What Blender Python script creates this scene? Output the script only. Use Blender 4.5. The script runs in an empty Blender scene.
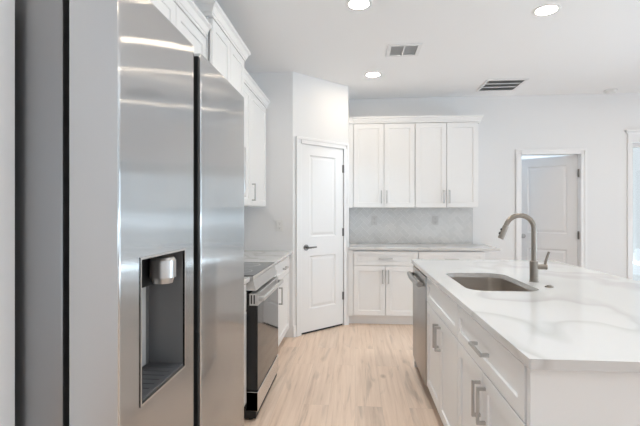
import bpy, bmesh, math, random
from mathutils import Vector, Matrix
random.seed(7)
PI = math.pi
SC = bpy.context.scene
COL = SC.collection

# ------------------------------------------------------------------ camera
cam_d = bpy.data.cameras.new('camera')
cam = bpy.data.objects.new('camera', cam_d)
COL.objects.link(cam)
cam.location = (0, 0, 1.31)
cam.rotation_euler = (PI / 2, 0, 0.0825)
cam_d.sensor_width = 36
cam_d.lens = 426.5 / 640 * 36
cam_d.shift_y = -0.86 / 640
cam_d.clip_start = 0.05
SC.camera = cam

# ------------------------------------------------------------------ sky, exposure, daylight, added fill lamps
SC.view_settings.view_transform = 'Standard'
SC.view_settings.look = 'None'
SC.view_settings.gamma = 1
SC.view_settings.use_curve_mapping = False
SC.view_settings.exposure = 0.6
SC.cycles.max_bounces = 14
SC.cycles.diffuse_bounces = 8
SC.cycles.glossy_bounces = 6
SC.cycles.transparent_max_bounces = 12
SC.cycles.sample_clamp_indirect = 6
w = bpy.data.worlds.new('sky')
SC.world = w
w.use_nodes = True
wb = w.node_tree.nodes['Background']
wb.inputs[0].default_value = (0.92, 0.96, 1.0, 1)
wb.inputs[1].default_value = 0.6

CAN_POWER = 60.0
SPOT_POWER = 38.0          # emission strength of the recessed lenses
CAN_COLOR = (1.0, 0.85, 0.66, 1)
CEIL = 2.78


def area(name, loc, rot, sx, sy, power, color=(1, 1, 1)):
    d = bpy.data.lights.new(name, 'AREA')
    d.shape = 'RECTANGLE'
    d.size, d.size_y = sx, sy
    d.energy = power
    d.color = color
    o = bpy.data.objects.new(name, d)
    COL.objects.link(o)
    o.location = loc
    o.rotation_euler = rot
    return o


DAY_FILL = (0.72, 0.87, 1.0)
UP = 1.4         # tilts the added fill lamps up so the ceiling bounces their light
area('rear_fill', (-0.05, -4.2, 1.0), (PI / 2 + UP, 0, 0), 1.9, 1.7, 28, DAY_FILL)  # this and the next: added fill behind the camera, aimed at the ceiling
area('rear_fill', (3.2, -4.2, 1.0), (PI / 2 + UP, 0, 0), 2.2, 1.7, 28, DAY_FILL)
area('daylight_patio_door', (5.5, 2.6, 1.05), (PI / 2 + .3, 0, PI / 2), 3.2, 1.9, 38, DAY_FILL)
area('patio_up_fill', (5.5, 2.6, .4), (PI / 2 + UP, 0, PI / 2), 3.2, .7, 75, DAY_FILL)  # added upward fill that evens out the room via the ceiling
area('side_fill', (5.5, -1.6, 1.2), (PI / 2 + UP, 0, PI / 2), 2.0, 1.3, 100, DAY_FILL)  # added fill out of view, also aimed at the ceiling
area('back_room_fill', (2.2, 8.3, 1.6), (-PI / 2 - 1.15, 0, 0), 1.2, 1.4, 28, DAY_FILL)  # added lamp in the closed back room, brightens the door and walls there


# ------------------------------------------------------------------ materials
def mat(name, color=(.8, .8, .8), rough=.5, metal=0., spec=.5):
    m = bpy.data.materials.new(name)
    m.use_nodes = True
    b = m.node_tree.nodes['Principled BSDF']
    b.inputs['Base Color'].default_value = (*color, 1)
    b.inputs['Roughness'].default_value = rough
    b.inputs['Metallic'].default_value = metal
    b.inputs['Specular IOR Level'].default_value = spec
    return m


def N(m, t, **kw):
    n = m.node_tree.nodes.new(t)
    for k, v in kw.items():
        if k in n.inputs.keys() if hasattr(n.inputs, 'keys') else False:
            n.inputs[k].default_value = v
        else:
            setattr(n, k, v)
    return n


def L(m, a, b):
    m.node_tree.links.new(a, b)


def BS(m):
    return m.node_tree.nodes['Principled BSDF']


def painted(name, color, rough, bump=0.02, scale=220):
    m = mat(name, color, rough)
    t = N(m, 'ShaderNodeTexCoord')
    n = N(m, 'ShaderNodeTexNoise')
    n.inputs['Scale'].default_value = scale
    n.inputs['Detail'].default_value = 2
    bp = N(m, 'ShaderNodeBump')
    bp.inputs['Strength'].default_value = bump
    bp.inputs['Distance'].default_value = 0.002
    L(m, t.outputs['Object'], n.inputs['Vector'])
    L(m, n.outputs['Fac'], bp.inputs['Height'])
    L(m, bp.outputs['Normal'], BS(m).inputs['Normal'])
    return m


def ramp(m, stops):
    r = N(m, 'ShaderNodeValToRGB')
    e = r.color_ramp.elements
    while len(e) < len(stops):
        e.new(0.5)
    for i, (p, c) in enumerate(stops):
        e[i].position = p
        e[i].color = (*c, 1)
    return r


M = {}
M['wall'] = painted('wall_paint', (.79, .79, .795), .6, .06)
M['ceiling'] = painted('ceiling_paint', (.86, .86, .865), .8, .08)
M['trim'] = painted('trim_paint', (.83, .83, .835), .32, .01)
M['cab'] = painted('cabinet_paint', (.84, .84, .84), .3, .008)
M['plastic'] = mat('white_plastic', (.78, .78, .77), .35)
M['tileplate'] = mat('grey_plate_plastic', (.60, .59, .58), .3)
M['black'] = mat('black_plastic', (.010, .010, .011), .55)
M['dark'] = mat('dark_grey_plastic', (.07, .07, .075), .3)
M['vent'] = mat('vent_paint', (.78, .78, .78), .5)
M['ventdark'] = mat('duct_shadow_metal', (.6, .6, .6), .7)
M['slat'] = mat('vent_slat', (.74, .74, .74), .5)
M['slatdark'] = mat('return_grille_slat', (.42, .42, .42), .5)
M['ventmid'] = mat('return_grille_back', (.30, .30, .30), .6)
M['nickel'] = mat('satin_nickel', (.55, .545, .54), .36, 1)
M['hinge'] = mat('hinge_metal', (.22, .21, .20), .4, 1)
M['faucet'] = mat('brushed_nickel', (.31, .275, .24), .32, 1)
M['gasket_gap'] = mat('gasket_rubber_gap_shade', (.01, .01, .01), .6)
M['glassblack'] = mat('black_oven_glass', (.012, .012, .013), .06, 0, .6)
M['cooktop'] = mat('ceramic_cooktop', (.10, .10, .10), .06, 0, 1.)
M['grout'] = mat('grout', (.84, .835, .83), .8)


def brushed(name, color, rough, aniso, rot, axis=(0, 1, 0), wave=0.0):
    """brushed sheet metal: fine brush lines plus a barely wavy sheet"""
    m = mat(name, color, rough, 1)
    b = BS(m)
    b.inputs['Anisotropic'].default_value = aniso
    b.inputs['Anisotropic Rotation'].default_value = rot
    v = N(m, 'ShaderNodeCombineXYZ')
    for i in range(3):
        v.inputs[i].default_value = axis[i]
    L(m, v.outputs[0], b.inputs['Tangent'])
    if wave:
        t = N(m, 'ShaderNodeTexCoord')
        mp = N(m, 'ShaderNodeMapping')
        mp.inputs['Scale'].default_value = (1, 4.0, 1.2)
        n = N(m, 'ShaderNodeTexNoise')
        n.inputs['Scale'].default_value = 1.3
        n.inputs['Detail'].default_value = 1
        bp = N(m, 'ShaderNodeBump')
        bp.inputs['Strength'].default_value = 1.0
        bp.inputs['Distance'].default_value = wave
        L(m, t.outputs['Object'], mp.inputs['Vector'])
        L(m, mp.outputs[0], n.inputs['Vector'])
        L(m, n.outputs['Fac'], bp.inputs['Height'])
        L(m, bp.outputs['Normal'], b.inputs['Normal'])
    return m




def streaky_steel(name, color, rough, aniso, iso_rough, iso_fac, wave):
    """vertically brushed door skin: a lobe stretched sideways plus a softer clear one"""
    m = bpy.data.materials.new(name)
    m.use_nodes = True
    nt = m.node_tree
    nt.nodes.remove(BS(m))
    v = N(m, 'ShaderNodeCombineXYZ')
    v.inputs[2].default_value = 1
    g1 = N(m, 'ShaderNodeBsdfAnisotropic')
    g1.inputs['Color'].default_value = (*color, 1)
    g1.inputs['Roughness'].default_value = rough
    g1.inputs['Anisotropy'].default_value = aniso
    L(m, v.outputs[0], g1.inputs['Tangent'])
    g2 = N(m, 'ShaderNodeBsdfAnisotropic')
    g2.inputs['Color'].default_value = (*color, 1)
    g2.inputs['Roughness'].default_value = iso_rough
    mx = N(m, 'ShaderNodeMixShader')
    mx.inputs[0].default_value = iso_fac
    L(m, g1.outputs[0], mx.inputs[1])
    L(m, g2.outputs[0], mx.inputs[2])
    L(m, mx.outputs[0], nt.nodes['Material Output'].inputs['Surface'])
    if wave:
        t = N(m, 'ShaderNodeTexCoord')
        mp = N(m, 'ShaderNodeMapping')
        mp.inputs['Scale'].default_value = (1, 3.2, .8)
        n = N(m, 'ShaderNodeTexNoise')
        n.inputs['Scale'].default_value = 1.3
        n.inputs['Detail'].default_value = 1
        bp = N(m, 'ShaderNodeBump')
        bp.inputs['Strength'].default_value = 1.0
        bp.inputs['Distance'].default_value = wave
        L(m, t.outputs['Object'], mp.inputs['Vector'])
        L(m, mp.outputs[0], n.inputs['Vector'])
        L(m, n.outputs['Fac'], bp.inputs['Height'])
        L(m, bp.outputs['Normal'], g1.inputs['Normal'])
        L(m, bp.outputs['Normal'], g2.inputs['Normal'])
    return m


M['steel'] = streaky_steel('brushed_stainless_door', (.61, .61, .61), .17, .9, .1, .38, .004)
M['steelside'] = brushed('brushed_stainless_side', (.62, .62, .625), .34, .5, 0.0, (0, 0, 1))
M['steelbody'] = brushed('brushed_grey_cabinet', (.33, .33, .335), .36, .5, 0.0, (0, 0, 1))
M['silver'] = mat('satin_steel_trim', (.62, .615, .61), .38, .75)
M['steelrange'] = brushed('stainless_range', (.72, .71, .70), .25, .6, 0.0, (0, 1, 0))
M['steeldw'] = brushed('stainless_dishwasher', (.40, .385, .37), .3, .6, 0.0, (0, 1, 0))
M['steelsink'] = mat('stainless_sink', (.62, .58, .54), .28, 1)


def make_floor():
    m = mat('oak_planks', (.6, .5, .4), .5, 0, .35)
    t = N(m, 'ShaderNodeTexCoord')
    mp = N(m, 'ShaderNodeMapping')
    mp.inputs['Rotation'].default_value = (0, 0, PI / 2)
    br = N(m, 'ShaderNodeTexBrick')
    br.offset = 0.37
    br.inputs['Scale'].default_value = 1
    br.inputs['Brick Width'].default_value = 1.22
    br.inputs['Row Height'].default_value = 0.18
    br.inputs['Mortar Size'].default_value = 0.0009
    br.inputs['Mortar Smooth'].default_value = 0.3
    br.inputs['Color1'].default_value = (0, 0, 0, 1)
    br.inputs['Color2'].default_value = (1, 1, 1, 1)
    br.inputs['Mortar'].default_value = (.5, .5, .5, 1)
    L(m, t.outputs['Object'], mp.inputs['Vector'])
    L(m, mp.outputs[0], br.inputs['Vector'])
    # grain, shifted from plank to plank
    mp2 = N(m, 'ShaderNodeMapping')
    mp2.inputs['Scale'].default_value = (22, .9, 1)
    L(m, t.outputs['Object'], mp2.inputs['Vector'])
    add = N(m, 'ShaderNodeVectorMath', operation='MULTIPLY_ADD')
    L(m, br.outputs['Color'], add.inputs[0])
    add.inputs[1].default_value = (31, 17, 9)
    L(m, mp2.outputs[0], add.inputs[2])
    n1 = N(m, 'ShaderNodeTexNoise')
    n1.inputs['Scale'].default_value = 1.6
    n1.inputs['Detail'].default_value = 6
    n1.inputs['Roughness'].default_value = .62
    n1.inputs['Distortion'].default_value = .25
    L(m, add.outputs[0], n1.inputs['Vector'])
    r1 = ramp(m, [(.22, (.50, .355, .265)), (.42, (.70, .535, .42)), (.7, (.80, .635, .515))])
    L(m, n1.outputs['Fac'], r1.inputs['Fac'])
    # knots / darker cathedral streaks
    mp3 = N(m, 'ShaderNodeMapping')
    mp3.inputs['Scale'].default_value = (7, .9, 1)
    L(m, t.outputs['Object'], mp3.inputs['Vector'])
    add3 = N(m, 'ShaderNodeVectorMath', operation='MULTIPLY_ADD')
    L(m, br.outputs['Color'], add3.inputs[0])
    add3.inputs[1].default_value = (13, 7, 3)
    L(m, mp3.outputs[0], add3.inputs[2])
    n2 = N(m, 'ShaderNodeTexNoise')
    n2.inputs['Scale'].default_value = 1.5
    n2.inputs['Detail'].default_value = 3
    n2.inputs['Distortion'].default_value = 1.2
    L(m, add3.outputs[0], n2.inputs['Vector'])
    r2 = ramp(m, [(.30, (.70, .69, .68)), (.44, (1, 1, 1))])
    L(m, n2.outputs['Fac'], r2.inputs['Fac'])
    mx = N(m, 'ShaderNodeMix', data_type='RGBA', blend_type='MULTIPLY')
    mx.inputs[0].default_value = .75
    L(m, r1.outputs[0], mx.inputs[6])
    L(m, r2.outputs[0], mx.inputs[7])
    # small knots
    mp4 = N(m, 'ShaderNodeMapping')
    mp4.inputs['Scale'].default_value = (3.4, 1.7, 1)
    L(m, t.outputs['Object'], mp4.inputs['Vector'])
    vo = N(m, 'ShaderNodeTexVoronoi')
    vo.inputs['Scale'].default_value = 1.0
    L(m, mp4.outputs[0], vo.inputs['Vector'])
    r4 = ramp(m, [(.03, (.62, .58, .54)), (.10, (1, 1, 1))])
    L(m, vo.outputs['Distance'], r4.inputs['Fac'])
    mxk = N(m, 'ShaderNodeMix', data_type='RGBA', blend_type='MULTIPLY')
    mxk.inputs[0].default_value = 1
    L(m, mx.outputs[2], mxk.inputs[6])
    L(m, r4.outputs[0], mxk.inputs[7])
    mx = mxk
    # plank to plank tone
    r3 = ramp(m, [(0, (.95, .955, .96)), (1, (1.03, 1.02, 1.01))])
    L(m, br.outputs['Color'], r3.inputs['Fac'])
    mx2 = N(m, 'ShaderNodeMix', data_type='RGBA', blend_type='MULTIPLY')
    mx2.inputs[0].default_value = 1
    L(m, mx.outputs[2], mx2.inputs[6])
    L(m, r3.outputs[0], mx2.inputs[7])
    # joints
    mx3 = N(m, 'ShaderNodeMix', data_type='RGBA', blend_type='MIX')
    L(m, br.outputs['Fac'], mx3.inputs[0])
    L(m, mx2.outputs[2], mx3.inputs[6])
    mx3.inputs[7].default_value = (.56, .43, .335, 1)
    L(m, mx3.outputs[2], BS(m).inputs['Base Color'])
    bp = N(m, 'ShaderNodeBump')
    bp.inputs['Strength'].default_value = .08
    bp.inputs['Distance'].default_value = .003
    L(m, n1.outputs['Fac'], bp.inputs['Height'])
    L(m, bp.outputs['Normal'], BS(m).inputs['Normal'])
    return m


M['floor'] = make_floor()


def make_quartz():
    m = mat('veined_quartz', (.7, .7, .7), .14, 0, .6)
    t = N(m, 'ShaderNodeTexCoord')
    mp = N(m, 'ShaderNodeMapping')
    mp.inputs['Rotation'].default_value = (0, 0, .5)
    mp.inputs['Scale'].default_value = (1.0, .62, 1)
    L(m, t.outputs['Object'], mp.inputs['Vector'])
    warp = N(m, 'ShaderNodeTexNoise')
    warp.inputs['Scale'].default_value = 1.3
    warp.inputs['Detail'].default_value = 3
    L(m, mp.outputs[0], warp.inputs['Vector'])
    ad = N(m, 'ShaderNodeVectorMath', operation='MULTIPLY_ADD')
    L(m, warp.outputs['Color'], ad.inputs[0])
    ad.inputs[1].default_value = (1.1, 1.1, 1.1)
    L(m, mp.outputs[0], ad.inputs[2])
    n = N(m, 'ShaderNodeTexNoise')
    n.inputs['Scale'].default_value = 1.15
    n.inputs['Detail'].default_value = 2
    L(m, ad.outputs[0], n.inputs['Vector'])
    # veins: thin level line of the noise with one soft side
    r = ramp(m, [(.0, (.66, .65, .64)), (.44, (.66, .65, .64)), (.485, (.55, .535, .52)), (.505, (.66, .65, .64)), (.60, (.675, .665, .655)), (1, (.68, .67, .66))])
    L(m, n.outputs['Fac'], r.inputs['Fac'])
    L(m, r.outputs[0], BS(m).inputs['Base Color'])
    return m


M['quartz'] = make_quartz()


def make_tile():
    m = mat('grey_tile', (.55, .55, .55), .16, 0, .5)
    t = N(m, 'ShaderNodeNewGeometry')
    r = ramp(m, [(0, (.66, .655, .645)), (1, (.72, .71, .70))])
    L(m, t.outputs['Random Per Island'], r.inputs['Fac'])
    L(m, r.outputs[0], BS(m).inputs['Base Color'])
    return m


M['tile'] = make_tile()

gm = mat('window_glass', (1, 1, 1), .0)
nt = gm.node_tree
tr = N(gm, 'ShaderNodeBsdfTransparent')
tr.inputs[0].default_value = (.93, .96, .97, 1)
gl = N(gm, 'ShaderNodeBsdfGlossy')
gl.inputs['Roughness'].default_value = 0.02
fr = N(gm, 'ShaderNodeFresnel')
fr.inputs[0].default_value = 1.45
mxs = N(gm, 'ShaderNodeMixShader')
L(gm, fr.outputs[0], mxs.inputs[0])
L(gm, tr.outputs[0], mxs.inputs[1])
L(gm, gl.outputs[0], mxs.inputs[2])
L(gm, mxs.outputs[0], nt.nodes['Material Output'].inputs['Surface'])
M['glass'] = gm


def emis(name, color, strength):
    m = mat(name, (.9, .9, .9), .5)
    BS(m).inputs['Emission Color'].default_value = color
    BS(m).inputs['Emission Strength'].default_value = strength
    return m


M['can'] = emis('lit_lens', CAN_COLOR, CAN_POWER)


# ------------------------------------------------------------------ mesh helpers
def box(bm, x0, x1, y0, y1, z0, z1, bev=0, seg=2):
    t = bmesh.new()
    vs = [t.verts.new((x, y, z)) for x in (x0, x1) for y in (y0, y1) for z in (z0, z1)]
    for f in ((0, 1, 3, 2), (4, 6, 7, 5), (0, 4, 5, 1), (2, 3, 7, 6), (0, 2, 6, 4), (1, 5, 7, 3)):
        t.faces.new([vs[i] for i in f])
    bmesh.ops.recalc_face_normals(t, faces=t.faces)
    if bev:
        bmesh.ops.bevel(t, geom=t.edges[:], offset=bev, segments=seg, affect='EDGES', profile=.5)
    merge(bm, t)


def merge(bm, t):
    me = bpy.data.meshes.new('tmp')
    t.to_mesh(me)
    t.free()
    bm.from_mesh(me)
    bpy.data.meshes.remove(me)


def cyl(bm, p0, p1, r, seg=24, r2=None):
    tube(bm, [Vector(p0), Vector(p1)], [r, r if r2 is None else r2], seg)


def tube(bm, pts, r, seg=14, cap=True):
    pts = [Vector(p) for p in pts]
    if not isinstance(r, (list, tuple)):
        r = [r] * len(pts)
    n = len(pts)
    tan = []
    for i in range(n):
        a = pts[max(0, i - 1)]
        b = pts[min(n - 1, i + 1)]
        tan.append((b - a).normalized())
    up = Vector((0, 0, 1)) if abs(tan[0].z) < .9 else Vector((1, 0, 0))
    u = tan[0].cross(up).normalized()
    rings = []
    for i in range(n):
        u = (u - tan[i] * u.dot(tan[i])).normalized()
        v = tan[i].cross(u)
        rings.append([bm.verts.new(pts[i] + (u * math.cos(2 * PI * k / seg) + v * math.sin(2 * PI * k / seg)) * r[i]) for k in range(seg)])
    fs = []
    for i in range(n - 1):
        for k in range(seg):
            fs.append(bm.faces.new((rings[i][k], rings[i][(k + 1) % seg], rings[i + 1][(k + 1) % seg], rings[i + 1][k])))
    if cap:
        fs.append(bm.faces.new(rings[0][::-1]))
        fs.append(bm.faces.new(rings[-1]))
    bmesh.ops.recalc_face_normals(bm, faces=fs)


def prism(bm, poly, axis, a0, a1):
    """poly: 2D points in the plane of the two other axes (in x,y,z order)"""
    def P(p, a):
        q = list(p)
        q.insert(axis, a)
        return q
    A = [bm.verts.new(P(p, a0)) for p in poly]
    B = [bm.verts.new(P(p, a1)) for p in poly]
    fs = [bm.faces.new(A), bm.faces.new(B[::-1])]
    n = len(poly)
    for i in range(n):
        fs.append(bm.faces.new((A[i], B[i], B[(i + 1) % n], A[(i + 1) % n])))
    bmesh.ops.recalc_face_normals(bm, faces=fs)


def rrect(x0, x1, y0, y1, r, k=6):
    pts = []
    for cx, cy, a in ((x1 - r, y1 - r, 0), (x0 + r, y1 - r, 90), (x0 + r, y0 + r, 180), (x1 - r, y0 + r, 270)):
        for i in range(k + 1):
            t = math.radians(a + 90 * i / k)
            pts.append((cx + r * math.cos(t), cy + r * math.sin(t)))
    return pts


ROOT = {}


def mesh_obj(name, bm, m, parent=None, world=True, smooth=False):
    if parent is not None and world:
        p = parent
        while p.parent:
            p = p.parent
        bm.transform(ROOT.get(p.name, Matrix.Identity(4)).inverted())
    me = bpy.data.meshes.new(name)
    bmesh.ops.remove_doubles(bm, verts=bm.verts, dist=1e-6)
    bm.to_mesh(me)
    bm.free()
    if smooth:
        for p in me.polygons:
            p.use_smooth = smooth != 'edges' or max(abs(v) for v in p.normal) < .9995
        try:
            me.set_sharp_from_angle(angle=math.radians(35))
        except Exception:
            pass
    me.materials.append(m)
    o = bpy.data.objects.new(name, me)
    COL.objects.link(o)
    if parent is not None:
        o.parent = parent
    return o


def thing(name, label, cat, loc=(0, 0, 0), rz=0., group=None):
    o = bpy.data.objects.new(name, None)
    o.empty_display_size = .1
    COL.objects.link(o)
    o.location = loc
    o.rotation_euler = (0, 0, rz)
    ROOT[o.name] = Matrix.Translation(loc) @ Matrix.Rotation(rz, 4, 'Z')
    o['label'] = label
    o['category'] = cat
    if group:
        o['group'] = group
    return o


def tag(o, label, cat, group=None):
    o['label'] = label
    o['category'] = cat
    if group:
        o['group'] = group
    return o


def struct(name, bm, m, smooth=False):
    o = mesh_obj(name, bm, m, smooth=smooth)
    o['kind'] = 'structure'
    return o


B = bmesh.new

# ------------------------------------------------------------------ room shell
YW = 5.57          # back wall face
XL = -1.29         # left wall face
XR = 5.3           # right wall face
YF = -4.0          # wall behind the camera
PX, PY = -.6515, 4.42          # pantry corner
ANG = .79
CA, SA = math.cos(ANG), math.sin(ANG)
DL = .809
QX, QY = PX + CA * DL, PY + SA * DL

b = B(); box(b, XL - .3, XR + .3, YF - .3, 8.6, -.1, 0); struct('floor', b, M['floor'])
b = B(); box(b, XL - .3, XR + .3, YF - .3, 8.6, CEIL, CEIL + .1); struct('ceiling', b, M['ceiling'])
b = B(); box(b, XL - .12, XL, YF, YW + .12, 0, CEIL); struct('wall_left', b, M['wall'])


def wall_with_holes(name, axis, a0, a1, c0, c1, holes):
    """axis 'x': the wall runs along x from a0 to a1 and is c0..c1 thick; holes = (h0,h1,z0,z1)"""
    b = B()
    def put(p0, p1, z0, z1):
        if axis == 'x':
            box(b, p0, p1, c0, c1, z0, z1)
        else:
            box(b, c0, c1, p0, p1, z0, z1)
    cur = a0
    for h0, h1, z0, z1 in sorted(holes):
        put(cur, h0, 0, CEIL)
        if z0 > 0:
            put(h0, h1, 0, z0)
        put(h0, h1, z1, CEIL)
        cur = h1
    put(cur, a1, 0, CEIL)
    return struct(name, b, M['wall'])


DX0, DX1 = 2.075, 2.815           # back door opening
WX0, WX1 = 3.40, 5.0              # patio window in the back wall
wall_with_holes('wall_back', 'x', QX - .1, XR + .12, YW, YW + .12, [(DX0, DX1, 0, 2.05), (WX0, WX1, 0, 2.24)])
wall_with_holes('wall_right', 'y', YF, YW, XR, XR + .12, [(1.0, 4.2, 0, 2.15), (-2.6, -.6, .85, 2.15)])
wall_with_holes('wall_front', 'x', XL, XR, YF - .12, YF, [(-1.0, .9, .6, 2.3), (2.1, 4.3, .6, 2.3)])
# pantry in the corner
b = B(); box(b, XL, PX, PY, PY + .11, 0, CEIL); struct('wall_pantry_front', b, M['wall'])
b = B(); box(b, QX - .11, QX, QY + .0, YW, 0, CEIL); struct('wall_pantry_side', b, M['wall'])


def diag(s, n=0., z=0.):
    """a point on the slanted pantry wall: s along it, n out of it towards the room"""
    return Vector((PX + CA * s + SA * n, PY + SA * s - CA * n, z))


DM = Matrix(((CA, SA, 0, PX), (SA, -CA, 0, PY), (0, 0, 1, 0), (0, 0, 0, 1)))   # (s, n, z) -> world


def dbox(b, s0, s1, n0, n1, z0, z1, bev=0):
    t = B()
    box(t, s0, s1, n0, n1, z0, z1, bev)
    t.transform(DM)
    bmesh.ops.reverse_faces(t, faces=t.faces)
    merge(b, t)


D0, D1 = .118, .728     # pantry door slab along the slanted wall
b = B()
dbox(b, 0, D0 - .012, -.11, 0, 0, CEIL)
dbox(b, D1 + .012, DL, -.11, 0, 0, CEIL)
dbox(b, D0 - .012, D1 + .012, -.11, 0, 2.05, CEIL)
struct('wall_pantry_slanted', b, M['wall'])
# wall end beside the refrigerator
b = B(); box(b, XL, -.655, .60, .772, 0, CEIL); struct('wall_refrigerator_end', b, M['wall'])
# room behind the back door
b = B()
box(b, 1.2, 1.3, YW + .12, 8.5, 0, CEIL)
box(b, 3.15, 3.25, YW + .12, 8.5, 0, CEIL)
struct('wall_bedroom_sides', b, M['wall'])
b = B(); box(b, 1.3, 3.15, 8.4, 8.5, 0, CEIL); struct('wall_bedroom_back', b, M['wall'])


# casings
def casing(b, put, s0, s1, ztop, wdt=.07, th=.016):
    """two-step door casing round an opening s0..s1; put(s0,s1,n0,n1,z0,z1,bev)"""
    for (a, c) in ((s0 - wdt, s0), (s1, s1 + wdt)):
        put(a, c, 0, th * .6, 0, ztop, .002)
        o = (a, a + wdt * .4) if a < s0 else (c - wdt * .4, c)
        put(o[0], o[1], 0, th, 0, ztop + wdt * .6, .003)
    put(s0, s1, 0, th * .6, ztop, ztop + wdt, .002)
    put(s0 - wdt, s1 + wdt, 0, th, ztop + wdt * .6, ztop + wdt, .003)


b = B()
casing(b, lambda *a: dbox(b, *a), D0 - .008, D1 + .008, 2.04, .07)
struct('trim_1', b, M['trim'])


def bw(b):
    return lambda s0, s1, n0, n1, z0, z1, bev=0: box(b, s0, s1, YW - n1, YW - n0, z0, z1, bev)


b = B()
casing(b, bw(b), DX0 + .012, DX1 - .012, 2.038, .068)
for x0, x1 in ((DX0 - .002, DX0 + .014), (DX1 - .014, DX1 + .002)):
    box(b, x0, x1, YW + .001, YW + .12, 0, 2.05)
box(b, DX0, DX1, YW + .001, YW + .12, 2.036, 2.052)
struct('trim_2', b, M['trim'])
# patio window casing with a cap moulding
b = B()
p = bw(b)
p(WX0 - .05, WX1 + .05, 0, .02, 2.17, 2.30, .003)
p(WX0 - .08, WX1 + .08, 0, .045, 2.30, 2.325, .004)
p(WX0 - .065, WX1 + .065, 0, .03, 2.283, 2.30, .003)
p(WX0 - .05, WX0 + .005, 0, .018, 0, 2.17, .003)
p(WX1 - .005, WX1 + .05, 0, .018, 0, 2.17, .003)
struct('trim_3', b, M['trim'])


def baseboard(name, x0, x1, y0, y1):
    b = B()
    box(b, x0, x1, y0, y1, 0, .12, .003)
    struct(name, b, M['trim'])


baseboard('baseboard_back', 1.56, DX0 - .062, YW - .014, YW)
baseboard('baseboard_back_right', DX1 + .062, WX0 - .055, YW - .014, YW)
b = B()
box(b, -.655, -.641, .60, .772, 0, .12, .003)
struct('baseboard_refrigerator_end', b, M['trim'])
b = B()
dbox(b, .0, D0 - .08, 0, .012, 0, .12, .002)
struct('baseboard_pantry', b, M['trim'])


# windows
def window(name, axis, h0, h1, z0, z1, c, mull):
    b = B()
    t = .05
    def put(a0, a1, zz0, zz1, th=.05):
        if axis == 'x':
            box(b, a0, a1, c, c + th, zz0, zz1, .002)
        else:
            box(b, c, c + th, a0, a1, zz0, zz1, .002)
    put(h0, h0 + t, z0, z1)
    put(h1 - t, h1, z0, z1)
    put(h0 + t, h1 - t, z0, z0 + t)
    put(h0 + t, h1 - t, z1 - t, z1)
    for mm in mull:
        put(mm - t / 2, mm + t / 2, z0 + t, z1 - t)
    o = struct(name, b, M['trim'])
    g = B()
    if axis == 'x':
        box(g, h0 + t, h1 - t, c + .02, c + .026, z0 + t, z1 - t)
    else:
        box(g, c + .02, c + .026, h0 + t, h1 - t, z0 + t, z1 - t)
    mesh_obj('pane', g, M['glass'], o, world=False)


window('window_1', 'x', WX0, WX1, 0, 2.17, YW + .05, [(WX0 + WX1) / 2])
window('window_2', 'y', 1.0, 4.2, 0, 2.15, XR + .04, [2.6])
window('window_3', 'y', -2.6, -.6, .85, 2.15, XR + .04, [-1.6])  # unseen, added with the two below to let daylight in
window('window_4', 'x', -1.0, .9, .6, 2.3, YF - .09, [-.05])
window('window_5', 'x', 2.1, 4.3, .6, 2.3, YF - .09, [3.2])


# ------------------------------------------------------------------ panel doors
def raised_door(w, h, t, panels):
    """slab w wide (x 0..w), y 0 (front) .. t (back), z 0..h with recessed moulded panels on the front and back"""
    xs = sorted({0, w} | {v for p in panels for v in p[:2]})
    zs = sorted({0, h} | {v for p in panels for v in p[2:]})
    b = B()
    for side in (0, 1):
        y = 0 if side == 0 else t
        sg = 1 if side == 0 else -1
        for i in range(len(xs) - 1):
            for j in range(len(zs) - 1):
                x0, x1, z0, z1 = xs[i], xs[i + 1], zs[j], zs[j + 1]
                if any(p[0] <= x0 and x1 <= p[1] and p[2] <= z0 and z1 <= p[3] for p in panels):
                    rings = []
                    for ins, dep in ((0, 0), (.012, .009), (.022, .009), (.045, .003)):
                        rings.append([b.verts.new((xx, y + sg * dep, zz)) for xx, zz in
                                      ((x0 + ins, z0 + ins), (x1 - ins, z0 + ins), (x1 - ins, z1 - ins), (x0 + ins, z1 - ins))])
                    for a, c in zip(rings, rings[1:]):
                        for k in range(4):
                            b.faces.new((a[k], a[(k + 1) % 4], c[(k + 1) % 4], c[k]))
                    b.faces.new(rings[-1])
                else:
                    b.faces.new([b.verts.new(q) for q in ((x0, y, z0), (x1, y, z0), (x1, y, z1), (x0, y, z1))])
    for q in (((0, 0, 0), (0, t, 0), (0, t, h), (0, 0, h)), ((w, 0, 0), (w, t, 0), (w, t, h), (w, 0, h)),
              ((0, 0, 0), (w, 0, 0), (w, t, 0), (0, t, 0)), ((0, 0, h), (w, 0, h), (w, t, h), (0, t, h))):
        b.faces.new([b.verts.new(v) for v in q])
    bmesh.ops.remove_doubles(b, verts=b.verts, dist=1e-5)
    bmesh.ops.recalc_face_normals(b, faces=b.faces)
    return b


def lever(b, x, z, y, direction=1):
    cyl(b, (x, y, z), (x, y - .008, z), .032, 24)
    cyl(b, (x, y - .008, z), (x, y - .045, z), .011, 16)
    tube(b, [(x - .006 * direction, y - .045, z), (x + .03 * direction, y - .047, z), (x + .075 * direction, y - .045, z + .001), (x + .115 * direction, y - .040, z + .002)],
         [.011, .010, .0085, .0075], 12)


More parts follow.
